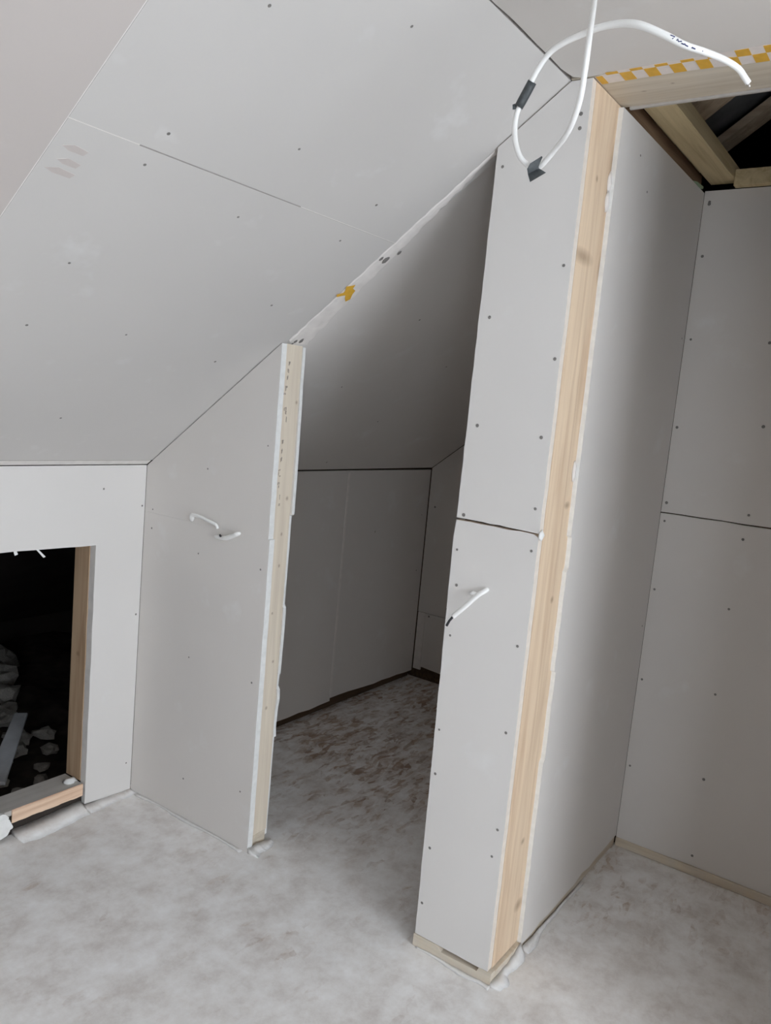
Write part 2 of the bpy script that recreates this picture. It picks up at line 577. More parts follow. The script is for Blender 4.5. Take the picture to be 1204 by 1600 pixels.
g = .0012
YJ = -.945
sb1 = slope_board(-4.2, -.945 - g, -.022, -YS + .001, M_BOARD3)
sb2 = slope_board(-.945 + g, .043, YJ - g, -YS + .001, M_BOARD_DIM)
sb3 = slope_board(-.945 + g, .043, -.022, YJ + g, M_BOARD_DIM)
slope_board(-.945 - g, -.945 + g, -.022, -YS + .001, M_FILLER, .0007, .008, name='joint_filler')
slope_board(-.945 + g, -.80, YJ - g, YJ + g, M_FILLER, .0004, .008, name='joint_filler')
slope_board(-.80, -.36, YJ - g, YJ + g, M_SEAM, .0025, .006, name='joint_filler')
slope_board(-.36, .043, YJ - g, YJ + g, M_FILLER, .0006, .008, name='joint_filler')
slope_board(-4.2, -.002, -.002, -.022, M_FILLER, -.0012, .012, name='joint_filler')
NS = (0, -K, -1)
S = [(-0.765, -1.215), (-0.49, -1.304), (-0.766, -0.981), (-0.49, -1.048), (-0.166, -1.011)]
screws(sb2, [(x, y, slope(y) - .0003) for x, y in S], NS, s=.85)
S = [(-0.765, -0.916), (-0.762, -0.682), (-0.749, -0.509), (-0.497, -0.523), (-0.166, -0.689), (-0.163, -0.905), (-0.487, -0.88), (-0.466, -0.211), (-0.158, -0.476)]
screws(sb3, [(x, y, slope(y) - .0003) for x, y in S], NS, s=.85)
for k, (x, y, l) in enumerate([(-.925, -.90, .05), (-.918, -.875, .045), (-.93, -.855, .06)]):   # three trowel streaks at the joint crossing
    bm = bmesh.new()
    pts = [(x, y), (x + l * .4, y - .007), (x + l, y - .003), (x + l * .9, y + .006), (x + l * .3, y + .005)]
    for v in add_prism(bm, pts, 2, -.0004, .0005):
        v.co.z += slope(v.co.y)
    tag(link('filler_streak', bm, M_STREAK, sb3), 'pinkish filler streak')

# ------------------------------------------------------------------ eaves room beyond the doorway: lower slope, knee wall, end wall
bm = bmesh.new()
add_prism(bm, [(0.0, slope2(0, .016)), (-1.345, slope2(-1.345, .016)), (-1.345, slope2(-1.345, .06)), (0.0, slope2(0, .06))], 0, .105, W)
sl2 = structure(link('ceiling.002', bm, M_DARKWOOD), 'dim sloping ceiling of the eaves room beyond the doorway')
fb = slope_board(.046, W, -.002, -1.345, M_BOARD, parent=sl2, fn=slope2)
screws(fb, [(.46, y, slope2(y) - .0003) for y in (-.12, -.45, -.75)] + [(.9, y, slope2(y) - .0003) for y in (-.05, -.3, -.6)], (0, -.7845, -1), s=.8)

bm = bmesh.new()
add_box(bm, (.105, .04, .0), (3.0, .075, HK - .03))
wk = structure(link('wall_back', bm, M_DARKWOOD), 'dim plasterboard knee wall of the eaves room')
b1 = board('plasterboard', wk, [(.105, .030)] + ragged((.105, .030), (1.127, .042), 14, .004, 5)[1:] + [(1.127, HK - .036), (.105, HK - .036)], 1, 0.0, .0125)
b2 = board('plasterboard', wk, [(1.133, .055)] + ragged((1.133, .055), (W, .036), 10, .004, 6)[1:] + [(W, HK - .041), (1.133, HK - .036)], 1, 0.002, .0145)
boxpart('sole_plate', wk, (.105, .022, .0005), (W, .04, .04), M_DARKWOOD)
tag(boxpart('joint_strip', wk, (1.124, -.0012, .06), (1.137, .0, HK - .045), M_BAND, 0), 'pale filler strip down the joint')
screws(b2, [(1.376, 0.0017, .84)], (0, -1, 0), SCREW_PALE, 1.3)
screws(b2, [(W - .05, 0.0017, z) for z in (.25, .6, .9)], (0, -1, 0), s=.8)

bm = bmesh.new()
add_prism(bm, [(.03, 0), (-1.5, 0), (-1.5, slope2(-1.35)), (-1.345, slope2(-1.345)), (.03, slope2(.03))], 0, W + .0135, W + .08)
we = structure(link('wall_right', bm, M_DARKWOOD), 'dim end wall of the eaves room')
b3 = board('plasterboard', we, [(-.004, .37)] + [(-.004, slope2(-.004) - .004), (-1.34, slope2(-1.34) - .004), (-1.34, .37)], 0, W + .0005, W + .013)
b4 = board('plasterboard', we, [(-.052, .07)] + [(-.052, .366), (-1.34, .366), (-1.34, .05), (-.2, .06)], 0, W + .0005, W + .013)
tag(boxpart('filler_panel', we, (W + .003, -.049, .05), (W + .013, -.004, .366), M_BAND, 0), 'narrow pale strip in the corner')
screws(b3, [(W, -.045, .946), (W, -.18, .42)], (-1, 0, 0), s=1.5)
screws(b4, [(W, -.075, .355)], (-1, 0, 0), s=1.5)

# ------------------------------------------------------------------ knee wall of the room with the hatch
bm = bmesh.new()
for lo, hi in [((-4.2, .03, 0), (-.95, .075, HK)), ((-.15, .03, 0), (.105, .075, HK)), ((-.95, .03, .96), (-.15, .075, HK))]:
    add_box(bm, lo, hi)
kw = structure(link('wall_left', bm, M_DARKWOOD), 'low white knee wall with the dark hatch on the left')
pts = [(-4.2, .004), (-.95, .004), (-.95, .928)] + ragged((-.94, .930), (-.187, .9145), 14, .0016, 8) + \
    ragged((-.187, .914), (-.187, .014), 16, .0009, 9)[1:] + [(-.1, .008), (-.0008, .003), (-.0008, HK - .003), (-4.2, HK - .003)]
kb = board('plasterboard', kw, pts, 1, 0.0, .0285, M_BOARD2, M_FILLER)
screws(kb, [(-0.015, -.0003, 0.654), (-0.024, -.0003, 0.109), (-0.167, -.0003, 1.10), (-0.012, -.0003, 1.037)], (0, -1, 0), s=.8)
tag(boxpart('hatch_jamb', kw, (-.189, .029, .088), (-.152, .110, .955), M_LINING), 'brown softwood lining of the hatch side')
boxpart('hatch_jamb', kw, (-.985, .029, .088), (-.95, .110, .955), M_LINING)
boxpart('hatch_lintel', kw, (-.9499, .031, .918), (-.1895, .110, .955), M_LINING)
tag(boxpart('hatch_sill', kw, (-.985, .003, .070), (-.190, .112, .0875), M_SILL, .003), 'dusty grey sill board')
bm = bmesh.new()                                              # bare split piece along the front of the sill
nn = 22
prof = []
rnd = random.Random(4)
for i in range(nn + 1):
    x = -.447 + (.447 - .196) * i / nn
    j = rnd.uniform(-.0012, .0012)
    prof.append([bm.verts.new((x, 0.0, .0475 + j)), bm.verts.new((x, -.001 + j * .5, .0875 + j)), bm.verts.new((x, .0028, .0905)), bm.verts.new((x, .0028, .0475 + j))])
for i in range(nn):
    for k in range(4):
        bm.faces.new((prof[i][k], prof[i][(k + 1) % 4], prof[i + 1][(k + 1) % 4], prof[i + 1][k]))
bm.faces.new(prof[0]); bm.faces.new(prof[-1][::-1])
tag(link('sill_front', bm, M_RAW, kw), 'raw pinkish wood along the front of the sill')
boxpart('sole_plate', kw, (-.94, .0135, .0005), (-.19, .0275, .069), M_SHELL)  # near-black strip standing in for the shade of the gap under the sill
tag(board('board_scrap', kw, [(-.94, .006), (-.50, .010)] + ragged((-.47, .018), (-.449, .040), 6, .003, 80) + ragged((-.452, .048), (-.470, .086), 8, .0035, 81) + ragged((-.476, .092), (-.52, .098), 5, .003, 82) + [(-.94, .098)], 1, -.012, .0, M_GYPSUM), 'ragged white plasterboard remnant at the hatch foot')
# torn paper slivers hanging from the hatch head
for (x, z, dx, dz, w) in [(-.399, .9215, .026, -.026, .007), (-.47, .9215, .004, -.010, .010)]:
    bm = bmesh.new()
    q = [(x, z), (x + w, z), (x + w + dx, z + dz), (x + dx, z + dz - .003)]
    add_prism(bm, q, 1, -.003, -.0015)
    tag(link('torn_paper', bm, M_GYPSUM, kw), 'torn white paper sliver at the hatch head')


def fillet(name, p0, p1, out, w0, w1, h0, h1, seed, label, m=None, amp=.35, n=34):
    """a ragged wedge of plaster dust lying in the angle between a board and the floor"""
    rnd = random.Random(seed)
    bm = bmesh.new()
    p0, p1, out = Vector(p0), Vector(p1), Vector(out)
    rows = []
    for i in range(n + 1):
        t = i / n
        p = p0.lerp(p1, t)
        w, h = w0 + (w1 - w0) * t, h0 + (h1 - h0) * t
        q = 1 + amp * (noise.noise(Vector((t * 4, seed + .5, 0))) * 1.5 + rnd.uniform(-.12, .12))
        q2 = 1 + amp * (noise.noise(Vector((t * 6, seed + .5, 4))) + rnd.uniform(-.10, .10))
        up = Vector((0, 0, 1))
        rows.append([bm.verts.new(p + up * h * q2), bm.verts.new(p + out * w * .45 * q + up * h * .42 * q2),
                     bm.verts.new(p + out * w * q + up * .0003), bm.verts.new(p + up * .0002)])
    for i in range(n):
        for k in range(4):
            bm.faces.new((rows[i][k], rows[i][(k + 1) % 4], rows[i + 1][(k + 1) % 4], rows[i + 1][k]))
    bm.faces.new(rows[0]); bm.faces.new(rows[-1][::-1])
    return tag(link(name, bm, m or M_CRUMB, None, True), label, 'plaster')


fillet('plaster_fillet', (-.19, -.0008, 0), (-.002, -.0008, 0), (0, -1, 0), .045, .035, .012, .005, 11, 'pale plaster dust fillet along the foot of the knee wall beside the hatch', M_FLOOR, .2)

# ------------------------------------------------------------------ partition panel left of the doorway
XB0, XB1 = .0225, .0915
bm = bmesh.new()
add_prism(bm, [(0.0, 0), (-.539, 0), (-.539, slope(-.539) - .002), (0.0, slope(0) - .002)], 0, XB0, XB1)
pw = structure(link('wall_partition', bm, M_DARKWOOD), 'grey plasterboard partition left of the doorway')
zj = 1.018
low = [(-.0005, .001)] + [(-.590, -.0)] + ragged((-.5905, .002), (-.5895, zj - .0003), 26, .0006, 21)[1:] + [(-.0005, zj - .0003)]
upp = [(-.0005, zj + .0001)] + ragged((-.5835, zj), (-A1 - .0005, slope(-A1) - .004), 18, .0006, 22) + [(-.0005, slope(-.0005) - .004)]
pb1 = board('plasterboard', pw, low, 0, 0.0005, .022, M_BOARD)
pb2 = board('plasterboard', pw, upp, 0, 0.0005, .022, M_BOARD)
back = [(0, .04), (-.574, .02)] + ragged((-.574, .02), (-.576, .36), 8, .001, 31)[1:] + ragged((-.583, .36), (-.584, .52), 5, .004, 32) + \
    ragged((-.576, .53), (-.578, .57), 2, .001, 33) + ragged((-.5825, .572), (-.584, .79), 6, .001, 34) + ragged((-.577, .80), (-.578, 1.085), 6, .001, 35) + \
    ragged((-.589, 1.09), (-.583, slope2(-.583) - .004), 9, .001, 36) + [(0, slope2(0) - .004)]
board('plasterboard', pw, back, 0, XB1 + .0005, .1045, M_BOARD)
bm = bmesh.new()
add_prism(bm, [(-.54, .045), (-A1, .045), (-A1, slope(-A1) - .003), (-.54, slope(-.54) - .003)], 0, XB0, XB1)
st = tag(link('stud', bm, M_STUD, pw), 'pale planed stud with faint grey stamped print')
boxpart('sole_plate', pw, (XB0, -.579, .0005), (XB1, -.54, .043), M_PLATE)
rnd = random.Random(15)
bm = bmesh.new()                                              # the faded stamped characters
ST = [(0.039, 1.551, .008, .012), (0.036, 1.528, .006, .012), (0.035, 1.507, .006, .012), (0.033, 1.481, .010, .006), (0.031, 1.474, .004, .012), (0.027, 1.459, .009, .006),
      (0.035, 1.415, .010, .010), (0.039, 1.405, .006, .012), (0.043, 1.384, .0035, .020), (0.034, 1.316, .008, .014), (0.034, 1.287, .006, .013), (0.034, 1.262, .007, .013),
      (0.029, 1.229, .008, .006), (0.027, 1.219, .0035, .010), (0.033, 1.211, .007, .004), (0.030, 1.190, .008, .008), (0.031, 1.178, .004, .009), (0.039, 1.148, .0025, .020), (0.039, 1.124, .006, .008)]
for x, z, w, h in ST:
    for s in range(2):
        a = x - w / 2 + rnd.uniform(-.001, .001) + s * w * .55
        zz = z + rnd.uniform(-.002, .002)
        add_box(bm, (a, -A1 - .0004, zz - h / 2), (a + w * .38, -A1 + .0006, zz + h / 2 * rnd.uniform(.4, 1)))
    add_box(bm, (x - w / 2, -A1 - .0004, z + h * .1), (x + w / 2, -A1 + .0006, z + h * .3))
tag(link('stamped_print', bm, M_STAMP, st), 'faded grey stamped characters')
screws(pb2, [(.0002, -0.042, 1.03), (.0002, -.30, 1.20), (.0002, -.555, 1.30)], (-1, 0, 0), s=.7)
screws(pb1, [(-.0003, -0.281, 0.92), (-.0003, -0.266, 0.565), (-.0003, -0.558, 0.559), (-.0003, -0.561, 0.921), (-.0003, -0.542, 0.192), (-.0003, -.042, .965), (-.0003, -.275, .14)], (-1, 0, 0), s=.8)

# head of the doorway: filler band along the rake, two fixings
bm = bmesh.new()
rnd = random.Random(40)
n = 44
rows = []
for i in range(n + 1):
    t = i / n
    y = -.592 + (-1.222 + .592) * t
    j1, j2 = rnd.uniform(-.004, .004), rnd.uniform(-.003, .003)
    x0 = .006 + .012 * (1 - t) + j1 * .5
    x1 = .100 - .076 * min(1, t * 1.05) + j2 * 1.6
    zb = min(slope(y), slope2(y))
    xm = (x0 + x1) / 2
    rows.append([bm.verts.new((x0, y, slope(y) - .001)), bm.verts.new((x0 + .004, y, zb - .0035)), bm.verts.new((xm, y, zb - .0042 + j1 * .15)),
                 bm.verts.new((x1 - .004, y, zb - .0035)), bm.verts.new((x1, y, zb - .0008)), bm.verts.new((xm, y, zb + .0006))])
for i in range(n):
    for k in range(6):
        bm.faces.new((rows[i][k], rows[i][(k + 1) % 6], rows[i + 1][(k + 1) % 6], rows[i + 1][k]))
bm.faces.new(rows[0]); bm.faces.new(rows[-1][::-1])
hd = structure(link('trim_1', bm, M_BAND), 'pale filled edge along the sloping head of the doorway')
for (x, y, r) in [(.040, -.902, .009), (.060, -.930, .005), (.058, -.603, .007), (.040, -.598, .005), (.022, -.90, .005)]:
    bm = bmesh.new()
    bmesh.ops.create_icosphere(bm, subdivisions=2, radius=1.0)
    zz = min(slope(y), slope2(y)) - .004
    for v in bm.verts:
        k = 1 + .35 * noise.noise(v.co * 2.3 + Vector((x * 90, y * 70, 0)))
        v.co = Vector((v.co.x * r * k + x, v.co.y * r * 1.2 * k + y, v.co.z * r * .5 + zz - v.co.y * r * 1.2 * k * K))
    tag(link('fixing', bm, M_SCREW, hd, True), 'dull grey fixing in the filled edge')
bm = bmesh.new()
pts = [(.004, -.770), (.020, -.781), (.018, -.788), (.006, -.800), (.020, -.806), (.030, -.812), (.036, -.800), (.052, -.796), (.056, -.784), (.068, -.768), (.060, -.758), (.044, -.768), (.036, -.776), (.026, -.772), (.012, -.764)]
vv = add_prism(bm, pts, 2, -.0016, -.0006)
for v in vv:
    v.co.z += min(slope(v.co.y), slope2(v.co.y)) - .0045
tag(link('tape_scrap', bm, M_YELLOW), 'torn scrap of yellow tape stuck to the sloping doorway head', 'tape')

# ------------------------------------------------------------------ column between doorway and cupboard, with the post
bm = bmesh.new()
XP0, XP1 = .0225, .1715
add_prism(bm, [(-1.238, .045), (-1.40, .045), (-1.40, HC - .012), (-1.238, slope2(-1.238) - .002)], 0, XP0, XP1)
cw = structure(link('wall_column', bm, M_DARKWOOD), 'narrow plasterboard column wall between doorway and cupboard')
ZJ0, ZJ1 = 1.1805, 1.186
lowb = [(-1.231, .037)] + ragged((-1.300, .0365), (-1.425, .0355), 4, .0008, 50) + [(-A3, .037)] + ragged((-A3, .04), (-A3, 1.172), 20, .0006, 51)[1:] + \
    ragged((-1.44, 1.179), (-1.226, ZJ0), 6, .0012, 52) + ragged((-1.2225, ZJ0 - .004), (-1.231, .04), 30, .0007, 53)[1:]
upb = [(-1.226, ZJ1 + .001)] + ragged((-1.30, ZJ1 + .0005), (-1.415, ZJ1 - .003), 5, .0012, 54) + [(-A3, ZJ1 - .004)] + \
    ragged((-A3, 1.19), (-A3, HC - .003), 20, .0006, 55)[1:] + [(-YS - .003, HC - .003), (-1.233, slope(-1.233) - .004)] + \
    ragged((-1.233, 2.08), (-1.2255, ZJ1 + .006), 26, .0008, 56)[1:]
cb1 = board('plasterboard', cw, lowb, 0, 0.0, .022, M_BOARD2, M_EDGE)
cb2 = board('plasterboard', cw, upb, 0, 0.001, .022, M_BOARD2, M_EDGE)
board('plasterboard', cw, [(-1.238, .05), (-1.345, .05), (-1.345, slope2(-1.345) - .004), (-1.238, slope2(-1.238) - .004)], 0, XP1, XP1 + .0125)
bm = bmesh.new()
add_box(bm, (XP0, -A3, .03), (XP1 + .018, -1.401, HC - .001))
bmesh.ops.bevel(bm, geom=list(bm.edges), offset=.002, segments=2, affect='EDGES')
post = tag(link('post', bm, M_POST, cw), 'knotty sawn softwood post facing the cupboard opening')
bm = bmesh.new()
add_prism(bm, [(-1.2275, .0005), (-1.466, .0005), (-1.466, .036), (-1.43, .036), (-1.425, .024), (-1.315, .022), (-1.30, .0355), (-1.2275, .0355)], 0, -.0015, .020)
tag(link('sole_plate', bm, M_PLATE, cw), 'bare timber sole plate with a dark slot above it')
boxpart('sole_plate', cw, (.0215, -1.466, .0005), (XP1 + .017, -1.432, .029), M_PLATE)
boxpart('sole_plate', cw, (.075, -1.4315, .0005), (XP1 + .017, -1.24, .029), M_DARKWOOD)
C = [(-1.251, 2.040), (-1.436, 2.137), (-1.437, 2.106), (-1.437, 1.806), (-1.259, 1.687), (-1.442, 1.594), (-1.257, 1.423), (-1.431, 1.41), (-1.437, 1.24), (-1.245, 1.196)]
screws(cb2, [(.0007, y, z) for y, z in C], (-1, 0, 0))
C = [(-1.237, 1.105), (-1.44, 1.138), (-1.246, 1.014), (-1.243, 0.88), (-1.433, 0.899), (-1.24, 0.623), (-1.429, 0.675), (-1.242, 0.501), (-1.437, 0.42), (-1.249, 0.293), (-1.43, 0.345), (-1.243, 0.131)]
screws(cb1, [(-.0003, y, z) for y, z in C], (-1, 0, 0), s=.9)
bm = bmesh.new()                                              # filler nib where the joint meets the post
bmesh.ops.create_icosphere(bm, subdivisions=2, radius=1)
for v in bm.verts:
    k = 1 + .4 * noise.noise(v.co * 2)
    v.co = Vector((.006 + v.co.x * .010 * k, -1.4575 + v.co.y * .006 * k, 1.179 + v.co.z * .013 * k))
tag(link('filler_nib', bm, M_GYPSUM, cw, True), 'white broken nib at the joint')

# ------------------------------------------------------------------ cupboard: side wall, back wall, header, remaining wall
YG = -1.467
bm = bmesh.new()
add_box(bm, (XP1 + .019, -1.4545, .0), (D, -1.361, 2.20))
gs = structure(link('wall_side', bm, M_DARKWOOD), 'grey plasterboard side wall inside the open cupboard')
pts = [(XP1 + .0005, .020)] + [(XP1 + .0005, .60)]
edge = ragged((XP1 + .001, .03), (XP1 + .0005, .55), 14, .0012, 60) + ragged((XP1 + .010, .56), (XP1 + .010, .80), 5, .002, 61) + \
    ragged((XP1 + .001, .805), (XP1 + .001, 1.07), 8, .002, 62) + ragged((XP1 + .010, 1.08), (XP1 + .007, 1.16), 3, .003, 65) + ragged((XP1, 1.165), (XP1 - .001, 2.205), 24, .0012, 63)
gb = board('plasterboard', gs, edge + [(D - .0005, 2.205)] + ragged((D - .0005, .036), (XP1 + .001, .024), 12, .005, 64), 1, YG, -1.455)
board('plasterboard', gs, [(XP1 + .013, .045), (W, .045), (W, 2.195), (XP1 + .013, 2.195)], 1, -1.3585, -1.346)
tag(boxpart('sole_plate', gs, (XP1 + .022, -1.4625, .0005), (D, -1.4555, .034), M_PLATEX, 0), 'bare timber strip showing under the board')
screws(gb, [(0.321, YG - .0003, 2.139), (0.403, YG - .0003, 2.071), (0.90, YG - .0003, 1.75), (.898, YG - .0003, .80)], (0, -1, 0), s=.7)
for (z, y) in ((2.03, .010), (1.985, .006), (1.33, .006)):
    bm = bmesh.new()
    bmesh.ops.create_icosphere(bm, subdivisions=2, radius=1)
    for v in bm.verts:
        k = 1 + .4 * noise.noise(v.co * 1.7 + Vector((z, 0, 3)))
        v.co = Vector((XP1 - .009 + v.co.x * .009 * k, -1.457 + v.co.y * .005 * k, z + v.co.z * .026 * k))
    tag(link('plaster_dab', bm, M_BAND, gs, True), 'pale plaster dab by the post')

bm = bmesh.new()
add_box(bm, (D + .013, -2.82, 0), (D + .075, -1.365, 2.20))
bw = structure(link('wall_cupboard', bm, M_DARKWOOD), 'plasterboard back wall of the open cupboard')
zb = 1.186
bb1 = board('plasterboard', bw, [(-2.75, .034)] + ragged((-2.75, .034), (YG - .001, .031), 20, .0015, 70)[1:] + ragged((YG - .001, zb - .003), (-2.75, zb - .004), 20, .0012, 71), 0, D, D + .0125)
bb2 = board('plasterboard', bw, ragged((-2.75, zb), (YG - .001, zb + .001), 20, .0012, 72) + [(YG - .001, 2.211), (-2.75, 2.211)], 0, D + .001, D + .0125)
tag(boxpart('sole_plate', bw, (D - .006, -2.75, .0005), (D + .010, YG - .001, .0305), M_PLATE, .002), 'yellowish timber strip along the wall foot')
B = [(-1.486, 2.171), (-1.486, 2.197 - .02), (-1.487, 2.011), (-1.487, 1.751), (-1.722, 1.747), (-1.482, 1.468), (-1.74, 1.493), (-1.482, 1.219), (-1.737, 1.216), (-1.735, 2.0), (-1.735, 2.16)]
screws(bb2, [(D + .0007, y, z) for y, z in B], (-1, 0, 0), s=1.1)
B = [(-1.484, 1.158), (-1.731, 1.138), (-1.482, 0.925), (-1.721, 0.91), (-1.482, 0.299), (-1.723, 0.335), (-1.719, 0.625), (-1.482, .61), (-1.723, 0.066)]
screws(bb1, [(D - .0003, y, z) for y, z in B], (-1, 0, 0), s=1.1)

bm = bmesh.new()                                              # wall right of the cupboard opening and its return, out of view
add_box(bm, (0, WY, 0), (.20, -A4, HC - .0005))
add_box(bm, (.20, -2.82, 0), (D, -2.75, 2.3))
structure(link('wall_front', bm, M_BOARD), 'plasterboard wall right of the cupboard opening, out of view')

bm = bmesh.new()                                              # header lining across the head of the opening
add_box(bm, (.0015, -A4, HC), (.199, -1.401, HC + .045))
bmesh.ops.bevel(bm, geom=list(bm.edges), offset=.002, segments=2, affect='EDGES')
hd2 = structure(link('trim_2', bm, M_HEAD), 'softwood header across the top of the cupboard opening')
boxpart('edge_board', hd2, (.1992, -A4, HC - .004), (.2080, -1.47, HC + .045), M_HEADEDGE, 0)

# checked tape along the header
tape = empty('checked_tape', (.03, -1.71, HC - .001))
tag(tape, 'yellow and white checked tape along the header, at the ceiling edge', 'tape')


def tape_piece(name, q, z0, m):
    bm = bmesh.new()
    add_prism(bm, q, 2, z0, z0 + .0006)
    return link(name, bm, m, tape)


lo_e = [(-1.457, .046), (-1.50, .0455), (-1.57, .0455), (-1.64, .0465), (-1.70, .050), (-1.75, .058), (-1.80, .060), (-2.12, .064)]
hi_e = [(-1.457, .0035), (-1.50, -.009), (-1.57, -.010), (-1.64, -.010), (-1.70, -.009), (-1.75, -.012), (-1.80, -.014), (-2.12, -.018)]
tape_piece('tape_backing', [(x, y) for y, x in lo_e] + [(x, y) for y, x in hi_e[::-1]], HC - .0012, M_WHITETAPE)


def lx(y):
    for (a, b), (c, d) in zip(lo_e, lo_e[1:]):
        if c <= y <= a:
            return b + (d - b) * (y - a) / (c - a)
    return lo_e[0][1]


mid = lambda y: .003 + (.020 - .003) * max(0, min(1, (-1.69 - y) / .07))
for k in range(20):
    y0 = -1.459 - .0535 * k + (-.0 if k else 0)
    y1 = y0 - .0262
    if k == 0: y1 = y0 - .015
    if y1 < -A4: break
    tape_piece('tape_square', [(mid(y0), y0), (mid(y1), y1), (lx(y1) - .001, y1), (lx(y0) - .001, y0)], HC - .0019, M_YELLOW)
    u0 = y1 - (.0112 if k == 0 else 0)
    u1 = u0 - .0265
    if u1 < -A4: break
    tw = -.010 if k < 5 else -.013
    if k > 0 or True:
        tape_piece('tape_square', [(tw + .001, u0), (tw + .001, u1), (mid(u1) - .0005, u1), (mid(u0) - .0005, u0)], HC - .0019, M_YELLOW)

# ------------------------------------------------------------------ timbers above the open cupboard
jo = boxpart('ceiling_joist', None, (.2085, -1.556, 2.235), (.955, -1.476, 2.281), M_JOIST, .002)
tag(jo, 'pale joist above the cupboard side wall, running from header to back', 'joist')
no = boxpart('noggin', None, (.902, -2.74, 2.2125), (.9285, -1.5575, 2.262), M_JOIST, .002)
tag(no, 'pale short timber along the top of the cupboard back wall', 'joist')
wp = boxpart('wall_plate', None, (.2085, -1.4535, 2.2005), (.93, -1.37, 2.26), M_OLD, .002)
tag(wp, 'dark brown timber on top of the cupboard side wall', 'joist')
gf = bmesh.new()
add_prism(gf, [(.80, -1.452), (.88, -1.456), (.885, -1.474), (.83, -1.470)], 2, 2.2055, 2.2125)
tag(link('foam_offcut', gf, M_GREENFOAM), 'small greenish scrap on the cupboard side wall top, at the back corner', 'scrap')


def rafter(x0, x1, off, th, label, name='rafter'):
    bm = bmesh.new()
    add_prism(bm, [(-.9, slope(-.9, off)), (-2.2, slope(-2.2, off)), (-2.2, slope(-2.2, off + th)), (-.9, slope(-.9, off + th))], 0, x0, x1)
    return tag(link(name, bm, M_RAFT), label, 'rafter')


rafter(.655, .782, .10, .05, 'broad pale rafter behind the joist, above the open cupboard')
rafter(.99, 1.078, .10, .03, 'brown sloping rafter in front of the black roof void, at the right edge')
bm = bmesh.new()                                              # sagging felt between the rafters
gx, gy = 10, 22
V = [[None] * (gy + 1) for _ in range(gx + 1)]
for i in range(gx + 1):
    for j in range(gy + 1):
        x = .70 + (1.06 - .70) * i / gx
        y = -1.0 - 1.15 * j / gy
        V[i][j] = bm.verts.new((x, y, slope(y, .165) - .012 * math.sin(math.pi * i / gx) + .012 * noise.noise(Vector((x * 14, y * 14, 0)))))
for i in range(gx):
    for j in range(gy):
        bm.faces.new((V[i][j], V[i + 1][j], V[i + 1][j + 1], V[i][j + 1]))
bmesh.ops.solidify(bm, geom=list(bm.faces), thickness=.003)
tag(link('roof_felt', bm, M_FELT, None, True), 'dark grey sagging roof felt between the two rafters', 'felt')

# ------------------------------------------------------------------ cable hanging from the ceiling
CP = [(-0.381, -1.605, 2.2135), (-0.469, -1.647, 2.128), (-0.552, -1.683, 2.031), (-0.558, -1.685, 1.982), (-0.541, -1.674, 1.943), (-0.514, -1.649, 1.912), (-0.482, -1.612, 1.895), (-0.468, -1.583, 1.877), (-0.468, -1.566, 1.878), (-0.477, -1.548, 1.893), (-0.481, -1.536, 1.925), (-0.477, -1.532, 1.963), (-0.476, -1.544, 1.995), (-0.482, -1.564, 2.027), (-0.487, -1.586, 2.05), (-0.492, -1.612, 2.06), (-0.496, -1.641, 2.065), (-0.502, -1.675, 2.068), (-0.507, -1.713, 2.065), (-0.511, -1.745, 2.055), (-0.502, -1.778, 2.04), (-0.485, -1.806, 2.027), (-0.457, -1.83, 2.024), (-0.43, -1.852, 2.02), (-0.407, -1.869, 2.013), (-0.391, -1.877, 2.004), (-0.383, -1.881, 1.999)]
cab = empty('hanging_cable', CP[0])
tag(cab, 'white cable looping down from the flat ceiling, bound with grey tape', 'cable')
sp = spline(CP, 6)
bm = bmesh.new()
nr = len(sp)
rad = []
for i in range(nr):
    t = i / (nr - 1)
    rad.append(.0047 + .0011 * math.exp(-((t - .72) / .10) ** 2))
tube(bm, sp, rad, 12)
sheath = link('sheath', bm, M_CABLE, cab, False)
for p in sheath.data.polygons: p.use_smooth = True
bm = bmesh.new()
tube(bm, [(-.383, -1.881, 1.9985), (-.382, -1.8825, 1.9955), (-.3818, -1.8835, 1.9925)], [.0018, .0017, .0016], 8)
tube(bm, [(-.3845, -1.8795, 1.999), (-.3852, -1.8805, 1.9945)], [.0016, .0015], 8)
tag(link('bare_core', bm, M_COPPER, cab), 'bright cut wire ends')
a, b2_ = Vector((-0.4785, -1.5535, 2.0015)), Vector((-0.4775, -1.539, 1.981))
bm = bmesh.new()
tube(bm, [Vector((-.4790, -1.5565, 2.013)), Vector((-.4765, -1.547, 1.999)), Vector((-.4762, -1.5385, 1.984)), Vector((-.4767, -1.5345, 1.976))], [.0078, .0080, .0079, .0075], 12)
d1 = Vector((.578, -.811, .091))
q0 = Vector((-.4785, -1.5330, 1.983))
pts3 = [q0, q0 - d1 * .0085 + Vector((0, 0, -.003)), q0 - d1 * .0075 + Vector((0, 0, -.011)), q0 + Vector((.0005, .0005, -.010))]
A = [bm.verts.new(p) for p in pts3]
B = [bm.verts.new(p + Vector((.0012, .0009, 0))) for p in pts3]
bm.faces.new(A); bm.faces.new(B[::-1])
for i in range(4):
    bm.faces.new((A[i], B[i], B[(i + 1) % 4], A[(i + 1) % 4]))
tag(link('tape_wrap', bm, M_TAPE, cab), 'grey tape wound round the left of the loop')
